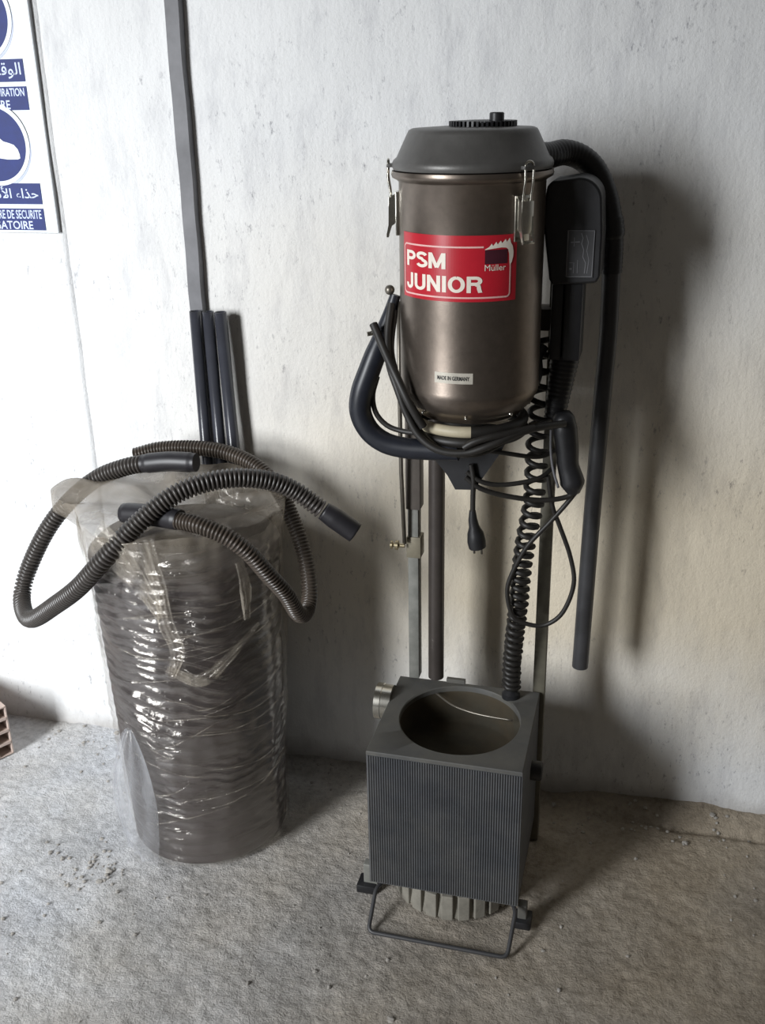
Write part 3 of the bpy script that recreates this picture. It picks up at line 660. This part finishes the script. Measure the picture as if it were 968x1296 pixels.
# posts
G().box((-0.020, -0.196, 0.392), (0.002, -0.168, 0.80), 0.002).out('inner_bar', 'greybar', FX, auto=40, label='dusty grey lower section of the left bar')
sl = G().box((-0.023, -0.199, 0.782), (0.007, -0.165, 1.34), 0.002).out('outer_bar', 'darkbar', FX, auto=40, label='brown telescopic sleeve of the left bar')
G().box((-0.0225, -0.1985, 0.676), (0.0075, -0.1655, 0.722), 0.002).out('clamp_collar', 'oldbrass', FX, auto=40, label='yellowed clamp collar on the left bar')
kn = G().lathe([(0.004, -0.024), (0.004, -0.036), (0.010, -0.037), (0.010, -0.043), (0.004, -0.044), (0.004, -0.048), (0.0085, -0.049), (0.0085, -0.053), (0.003, -0.054)], (-0.205, 0.705), 20, 'x').out('clamp_screw', 'brass', FX, smooth=True, auto=40, label='small brass thumb screw')
G().sweep([(-0.026, -0.222, 1.20), (-0.0265, -0.222, 1.03), (-0.0265, -0.217, 0.868), (-0.0235, -0.208, 0.712)], 0.0042, 12).out('control_rod', 'rodsteel', FX, smooth=True)
G().sweep([(0.034, -0.172, 0.388), (0.035, -0.172, 0.9), (0.037, -0.172, 1.36)], 0.0165, 28).out('post', 'tube', FX, smooth=True, auto=50, label='round brown middle post')
G().box((0.2425, -0.182, 0.0), (0.267, -0.158, 1.30), 0.002).out('post', 'olivebar', FX, auto=40, label='flat olive grey right post')
G().box((-0.02, -0.1995, 1.15), (0.262, -0.150, 1.19), 0.003).out('cross_bracket', 'darkbar', FX, auto=40)
G().box((-0.02, -0.1995, 1.33), (0.262, -0.150, 1.36), 0.003).out('cross_bracket', 'darkbar', FX, auto=40)
# gusset below the drum
G().prism([(0.030, 0.965), (0.045, 0.950), (0.083, 0.903), (0.098, 0.876), (0.133, 0.878), (0.150, 0.905), (0.178, 0.950), (0.190, 0.975), (0.160, 0.985), (0.100, 0.985), (0.050, 0.980)], 'y', -0.31, -0.245).out('gusset', 'black', FX, auto=30, label='dark V shaped carrier under the drum')
G().box((0.02, -0.25, 0.925), (0.11, -0.165, 0.965), 0.002).out('carrier_arm', 'darkbar', FX)
# push handle
HG = [(x_+0.005, q_, z_) for x_, q_, z_ in [(-0.010, -0.33, 1.232), (-0.020, -0.335, 1.196), (-0.033, -0.345, 1.156), (-0.050, -0.355, 1.110), (-0.066, -0.36, 1.064), (-0.069, -0.36, 1.028), (-0.054, -0.36, 0.996), (-0.027, -0.36, 0.976), (0.008, -0.36, 0.968), (0.056, -0.36, 0.967), (0.108, -0.36, 0.969)]]
c, L = spline(HG, 0.006); k = len(c)
G().sweep(c, [interp(i/(k-1), [0, .12, .25, .4, 1], [0.009, 0.014, 0.0190, 0.0200, 0.0180]) for i in range(k)], 20).out('handle', 'foam', FX, smooth=True, auto=50, label='thick black bent push handle')
bm = bmesh.new(); bmesh.ops.create_uvsphere(bm, u_segments=20, v_segments=12, radius=0.0085); bm.transform(Matrix.Translation((-0.0135, -0.335, 1.241))); bm.verts.index_update()
G().add([q.co[:] for q in bm.verts], [[q.index for q in ff.verts] for ff in bm.faces]).out('ball_knob', 'rodsteel', FX, smooth=True, label='shiny steel ball knob'); bm.free()
G().sweep([(-0.026, -0.365, 1.176), (-0.036, -0.372, 1.174), (-0.044, -0.376, 1.173)], 0.0042, 12).out('bolt', 'steel', FX, smooth=True, auto=40)
# levers and cables round the drum
G().sweep(spline([(-0.034, -0.37, 1.189), (-0.007, -0.395, 1.146), (0.017, -0.415, 1.110), (0.040, -0.425, 1.070), (0.063, -0.42, 1.028)], 0.008)[0], 0.0072, 14).out('lever_arm', 'rubber', FX, smooth=True, auto=50)
cab = 'cable'
cable(cab, [(-0.006, -0.355, 1.222), (-0.008, -0.375, 1.175), (0.000, -0.400, 1.131), (0.019, -0.415, 1.087), (0.036, -0.420, 1.046), (0.058, -0.425, 1.012), (0.092, -0.43, 0.992), (0.137, -0.43, 0.990), (0.177, -0.425, 1.004), (0.213, -0.405, 1.018), (0.249, -0.375, 1.024), (0.290, -0.32, 1.017)], 0.0065, 'rubber', FX)
cable(cab, [(-0.003, -0.345, 1.208), (-0.003, -0.375, 1.148), (0.012, -0.395, 1.105), (0.030, -0.41, 1.062), (0.052, -0.415, 1.022), (0.095, -0.418, 0.988), (0.155, -0.41, 0.984), (0.208, -0.37, 1.004), (0.256, -0.30, 1.010)], 0.006, 'rubber', FX)
cable(cab, [(0.135, -0.432, 1.000), (0.150, -0.432, 1.010), (0.175, -0.426, 1.018), (0.205, -0.41, 1.022), (0.245, -0.38, 1.026)], 0.006, 'rubber', FX)
cable(cab, [(-0.034, -0.352, 1.093), (-0.043, -0.352, 1.059), (-0.038, -0.352, 1.027), (-0.018, -0.352, 1.005), (0.011, -0.355, 0.997), (0.049, -0.365, 0.998), (0.088, -0.38, 0.999)], 0.0048, 'rubber', FX)
cable(cab, [(0.100, -0.365, 0.975), (0.176, -0.32, 0.957), (0.242, -0.28, 0.939), (0.275, -0.25, 0.945)], 0.0042, 'rubber', FX)
cable(cab, [(0.120, -0.318, 0.915), (0.150, -0.315, 0.896), (0.189, -0.30, 0.889), (0.244, -0.28, 0.897), (0.27, -0.25, 0.91)], 0.0044, 'rubber', FX)
cable(cab, [(0.118, -0.318, 0.905), (0.145, -0.315, 0.884), (0.19, -0.30, 0.867), (0.253, -0.28, 0.856), (0.301, -0.265, 0.862), (0.316, -0.265, 0.885)], 0.0048, 'rubber', FX)
cable(cab, [(0.318, -0.262, 0.878), (0.294, -0.258, 0.840), (0.266, -0.262, 0.803), (0.229, -0.265, 0.755), (0.203, -0.262, 0.698), (0.193, -0.262, 0.654), (0.205, -0.262, 0.603), (0.234, -0.256, 0.584), (0.268, -0.250, 0.583), (0.300, -0.25, 0.614), (0.318, -0.25, 0.676), (0.309, -0.25, 0.733), (0.286, -0.255, 0.798), (0.272, -0.262, 0.838), (0.262, -0.27, 0.900)], 0.0045, 'rubber', FX, label='single thin cable hanging in a big loop')
pc = cable('power_cord', [(0.128, -0.318, 0.930), (0.133, -0.318, 0.900), (0.132, -0.315, 0.870), (0.1315, -0.312, 0.826)], 0.0048, 'rubber', FX)
G().sweep([(0.131, -0.312, 0.838), (0.132, -0.312, 0.820), (0.1345, -0.311, 0.805), (0.137, -0.310, 0.792), (0.139, -0.309, 0.776), (0.141, -0.308, 0.764)], [0.006, 0.0085, 0.010, 0.0155, 0.0175, 0.0165], 14).out('plug', 'black', pc, smooth=True, auto=50, label='black mains plug hanging down')
for dx in (-0.007, 0.007):
    G().sweep([(0.141+dx, -0.308, 0.766), (0.142+dx, -0.307, 0.750)], 0.0022, 8).out('plug_pin', 'rodsteel', pc, smooth=True)
# coiled cord
CP = [(0.236, -0.225, 1.14), (0.237, -0.226, 1.067), (0.238, -0.236, 1.01), (0.238, -0.246, 0.953), (0.237, -0.247, 0.891), (0.234, -0.247, 0.828), (0.224, -0.247, 0.762), (0.217, -0.243, 0.692), (0.213, -0.237, 0.621), (0.207, -0.23, 0.546), (0.202, -0.22, 0.467), (0.201, -0.212, 0.408)]
c, L = spline(CP, 0.002); n = len(c); pts = []; ph = 0
for i in range(n):
    t = i/(n-1); pitch = interp(t, [0, .25, .5, .62, .8, 1], [0.030, 0.029, 0.0215, 0.0185, 0.0165, 0.012]); ph += 2*PI*(L/(n-1))/pitch
    rr = interp(t, [0, .4, .6, 1], [0.018, 0.0165, 0.0150, 0.0150])
    pts.append(c[i]+Vector((math.cos(ph)*rr, math.sin(ph)*rr, 0)))
G().sweep(pts, 0.0056, 8).out('coiled_cord', 'rubber', FX, smooth=True, label='black spiral cord hanging down to the cabinet')
G().lathe([(0.019, 0.386), (0.019, 0.398), (0.012, 0.404), (0.012, 0.416), (0.006, 0.417)], (0.201, -0.213), 20).out('cord_gland', 'black', FX, auto=40)
# motor housing to the right
MP = [(0.236, 1.352), (0.240, 1.405), (0.248, 1.414), (0.292, 1.420)]+[(0.292+0.038*math.sin(PI/2*k/8), 1.382+0.038*math.cos(PI/2*k/8)) for k in range(1, 9)]+[(0.334, 1.330), (0.334, 1.262), (0.328, 1.252), (0.256, 1.246), (0.250, 1.256)]
mh = G().prism(MP, 'y', -0.285, -0.185).out('motor_housing', 'black', FX, auto=30, label='black housing with rounded shoulder beside the drum')
md = mh.modifiers.new('edge', 'BEVEL'); md.width = 0.004; md.segments = 2
pn = G().box((0.277, -0.2868, 1.261), (0.322, -0.284, 1.338), 0.0005).out('info_plate', 'wandplastic', mh, label='dark info plate with faint grey line drawing')
g = G(); yq = -0.2874
def ln(pts, w=0.0011):
    n = len(pts); v = []
    for i in range(n):
        a = Vector(pts[max(0, i-1)]); b = Vector(pts[min(n-1, i+1)]); d = (b-a).normalized(); nn = Vector((-d.y, d.x))*w/2
        v += [(pts[i][0]+nn.x, yq, pts[i][1]+nn.y), (pts[i][0]-nn.x, yq, pts[i][1]-nn.y)]
    g.add(v, [(2*i, 2*i+1, 2*i+3, 2*i+2) for i in range(n-1)])
ln([(0.2785, 1.262), (0.2785, 1.337)], 0.0022); ln([(0.2785, 1.262), (0.321, 1.263)]); ln([(0.320, 1.263), (0.321, 1.337)]); ln([(0.2785, 1.337), (0.321, 1.337)], 0.0008)
ln([(0.300, 1.333), (0.303, 1.325), (0.301, 1.316), (0.305, 1.306), (0.304, 1.295), (0.309, 1.285), (0.308, 1.268)], 0.0014); ln([(0.308, 1.330), (0.312, 1.318), (0.310, 1.305), (0.314, 1.290), (0.312, 1.268)])
ln([(0.283, 1.318), (0.298, 1.319)], 0.0016); ln([(0.289, 1.326), (0.289, 1.312)]); ln([(0.282, 1.285), (0.290, 1.285), (0.290, 1.268)]); ln([(0.296, 1.290), (0.296, 1.268)]); ln([(0.283, 1.275), (0.287, 1.275)], 0.003)
g.out('line_drawing', 'etch', mh)
nk = G().box((0.254, -0.272, 1.116), (0.274, -0.205, 1.250), 0.003).box((0.276, -0.276, 1.116), (0.307, -0.205, 1.250), 0.004).out('motor_neck', 'black', FX, auto=40)
c = [Vector((0.280-0.013*t, -0.245-0.010*t, 1.118-0.112*t)) for t in lin(0, 1, 71)]
G().sweep(c, [0.0262-0.0070*i/70-0.0014*(0.5-0.5*math.cos(2*PI*i/5)) for i in range(71)], 20).out('ribbed_sleeve', 'black', FX, smooth=True, auto=60, label='black ribbed tapering sleeve')
G().sweep(spline([(0.242, -0.25, 1.135), (0.233, -0.262, 1.118), (0.236, -0.275, 1.095), (0.232, -0.285, 1.075)], 0.006)[0], 0.010, 10).out('cord_grommet', 'black', FX, smooth=True, auto=50)
G().sweep([(0.228, -0.30, 1.004), (0.262, -0.305, 1.008), (0.286, -0.31, 1.012)], 0.0052, 12).out('hook_bar', 'rodsteel', FX, smooth=True, auto=40, label='short steel hook bar')
# pistol grip hanging on the hook bar
c, L = spline([(0.284, -0.278, 1.026), (0.288, -0.280, 0.995), (0.294, -0.282, 0.960), (0.297, -0.282, 0.930), (0.306, -0.282, 0.900), (0.310, -0.280, 0.876)], 0.005); k = len(c)
gp = G().sweep(c, [interp(i/(k-1), [0, .06, .2, .5, .68, .88, 1], [0.012, 0.019, 0.0225, 0.0205, 0.0195, 0.0225, 0.012]) for i in range(k)], 20).out('hand_grip', 'black', FX, smooth=True, auto=60, label='black moulded hand grip hanging from the hook')
g = G().sweep(spline([(0.266, -0.300, 0.998), (0.268, -0.304, 0.960), (0.274, -0.306, 0.925), (0.284, -0.304, 0.892)], 0.005)[0], 0.0024, 8)
g.out('trigger_strip', 'etch', gp, smooth=True)
# suction elbow and wand
EL = [(0.205, -0.235, 1.452), (0.233, -0.20, 1.449), (0.257, -0.172, 1.452), (0.286, -0.155, 1.441), (0.311, -0.15, 1.415), (0.331, -0.15, 1.370), (0.343, -0.15, 1.310), (0.346, -0.15, 1.248)]
c, L = spline(EL, 0.0025); k = len(c)
G().sweep(c, [interp(i/(k-1), [0, .7, .72, .8, .82, 1], [0.0215, 0.0215, 0.0235, 0.0235, 0.0205, 0.0195])-0.0007*(0.5-0.5*math.cos(2*PI*i/3.0)) for i in range(k)], 22).out('suction_elbow', 'black', FX, smooth=True, auto=60, label='thick black bent suction hose')
G().sweep(spline([(0.346, -0.15, 1.255), (0.348, -0.15, 1.142), (0.345, -0.15, 1.024), (0.340, -0.15, 0.801), (0.337, -0.15, 0.594), (0.335, -0.15, 0.440)], 0.03)[0], 0.0165, 22).out('suction_wand', 'wandplastic', FX, smooth=True, auto=50, label='straight charcoal suction wand hanging beside the post')
# filter cabinet
X0, X1, Y0, Y1, Z0, Z1 = -0.042, 0.258, -0.466, -0.186, 0.070, 0.388
HXc, HYc, HR = 0.113, -0.318, 0.1205
cb = G().box((X0, Y0+0.003, Z0), (X0+0.004, Y1, Z1-0.004)).box((X1-0.004, Y0+0.003, Z0), (X1, Y1, Z1-0.004)).box((X0, Y1-0.004, Z0), (X1, Y1, Z1-0.004)).box((X0, Y0+0.002, Z0), (X1, Y0+0.006, Z1-0.004)).box((X0, Y0+0.003, Z0), (X1, Y1, Z0+0.004)).out('cabinet', 'boxmetal', FX)
# top plate with the round opening
seg = 96; v = []; f = []
def sq(a):
    dx, dy = math.cos(a), math.sin(a); t = min(((X1 if dx > 0 else X0)-HXc)/dx if abs(dx) > 1e-6 else 9, ((Y1 if dy > 0 else Y0)-HYc)/dy if abs(dy) > 1e-6 else 9)
    return (HXc+dx*t, HYc+dy*t)
angs = [2*PI*k/seg for k in range(seg)]+[math.atan2(y-HYc, x-HXc) % (2*PI) for x in (X0, X1) for y in (Y0, Y1)]
angs = sorted(angs); n = len(angs)
for a in angs:
    q = sq(a); i_ = (HXc+HR*math.cos(a), HYc+HR*math.sin(a))
    v += [(*q, Z1-0.008), (*q, Z1-0.0015), (q[0]+(HXc-q[0])*0.008, q[1]+(HYc-q[1])*0.008, Z1), (i_[0]+(q[0]-i_[0])*0.05, i_[1]+(q[1]-i_[1])*0.05, Z1), (*i_, Z1-0.002), (*i_, Z1-0.012)]
for k in range(n):
    a, b = k*6, ((k+1) % n)*6
    for j in range(5): f.append((a+j, b+j, b+j+1, a+j+1))
G().add(v, f).out('top_plate', 'boxtop', FX, auto=30, label='dusty top plate with a big round opening')
G().lathe([(0.03, 0.30), (HR-0.006, 0.30), (HR+0.0005, 0.31), (HR+0.001, Z1-0.006)], (HXc, HYc), 72, cap=False).lathe([(0.031, 0.2995), (0.002, 0.2995)], (HXc, HYc), 72, cap=False).out('liner', 'liner', FX, smooth=True, label='dusty brown inside of the round opening')
G().sweep(spline([(0.045, -0.222, 0.378), (0.085, -0.255, 0.376), (0.130, -0.275, 0.377), (0.175, -0.285, 0.379), (0.215, -0.290, 0.381)], 0.01)[0], 0.0022, 8).out('bail_wire', 'rodsteel', FX, smooth=True, label='thin wire across the opening')
g = G(); nr = 62; wd = (X1-X0-0.003)/nr
for k in range(nr):
    xa = X0+0.0015+k*wd; g.add([(xa, Y0+0.002, Z0+0.003), (xa+wd*0.5, Y0-0.0006, Z0+0.003), (xa+wd, Y0+0.002, Z0+0.003), (xa, Y0+0.002, Z1-0.010), (xa+wd*0.5, Y0-0.0006, Z1-0.010), (xa+wd, Y0+0.002, Z1-0.010)], [(0, 1, 4, 3), (1, 2, 5, 4), (0, 2, 1), (3, 4, 5)])
o = g.out('ribbed_front', 'boxmetal', FX, label='blue-grey front panel of fine upright ribs'); o['kind'] = 'stuff'
G().lathe([(0.020, -0.040), (0.036, -0.040), (0.0365, -0.060), (0.038, -0.061), (0.038, -0.074), (0.033, -0.0755), (0.031, -0.0755), (0.031, -0.055), (0.01, -0.055)], (-0.260, 0.368), 40, 'x').out('outlet_pipe', 'steel', FX, smooth=True, auto=40, label='short bare metal outlet pipe on the left side')
G().lathe([(0.020, 0.256), (0.020, 0.276), (0.017, 0.280), (0.006, 0.280)], (-0.300, 0.275), 32, 'x').out('side_cap', 'black', FX, smooth=True, auto=40)
G().box((0.060, -0.190, 0.386), (0.100, -0.180, 0.3965), 0.001).out('hinge_tab', 'boxtop', FX)
# ribbed round base under the cabinet
g = G().lathe([(0.05, 0.0), (0.122, 0.0), (0.126, 0.008), (0.122, 0.030), (0.118, 0.066), (0.05, 0.069)], (0.110, -0.335), 72)
base = g.out('base_casting', 'cast', FX, auto=40, label='pale ribbed casting under the cabinet')
for k in range(24):
    Mx = Matrix.Translation((0.110, -0.335, 0)) @ Matrix.Rotation(2*PI*k/24+0.06, 4, 'Z')
    G().box((0.116, -0.0118, 0.004), (0.1305, 0.0118, 0.064), 0.002, Mx).out('rib', 'cast', base)
G().box((-0.070, -0.415, 0.016), (-0.040, -0.395, 0.066), 0.002).out('foot_bracket', 'greybar', FX)
G().box((0.256, -0.440, 0.016), (0.274, -0.420, 0.050), 0.002).out('foot_bracket', 'boxtop', FX)
G().box((-0.083, -0.428, 0.0), (-0.042, -0.388, 0.020), 0.003).out('foot', 'black', FX, auto=40); G().box((0.250, -0.452, 0.0), (0.284, -0.412, 0.018), 0.003).out('foot', 'black', FX, auto=40)
# bent wire stand in front
def rounded(pts, rad, k=6):
    o = [Vector(pts[0])]
    for i in range(1, len(pts)-1):
        a, b, c2 = Vector(pts[i-1]), Vector(pts[i]), Vector(pts[i+1]); d1 = (a-b).normalized(); d2 = (c2-b).normalized()
        for j in range(k+1):
            t = j/k; p0, p1 = b+d1*rad, b+d2*rad; o.append((p0*(1-t)+b*t)*(1-t)+(b*(1-t)+p1*t)*t)
    o.append(Vector(pts[-1])); return o
G().sweep(rounded([(-0.010, -0.425, 0.052), (-0.030, -0.462, 0.055), (-0.029, -0.531, 0.0045), (0.249, -0.533, 0.0045), (0.255, -0.462, 0.058), (0.235, -0.425, 0.052)], 0.014), 0.0042, 12).out('wire_stand', 'wandplastic', FX, smooth=True, auto=60, label='bent grey wire stand resting on the floor')
tag(FX, 'tall brown-grey fume extractor with red badge on its drum and a dark cabinet below', 'fume extractor')
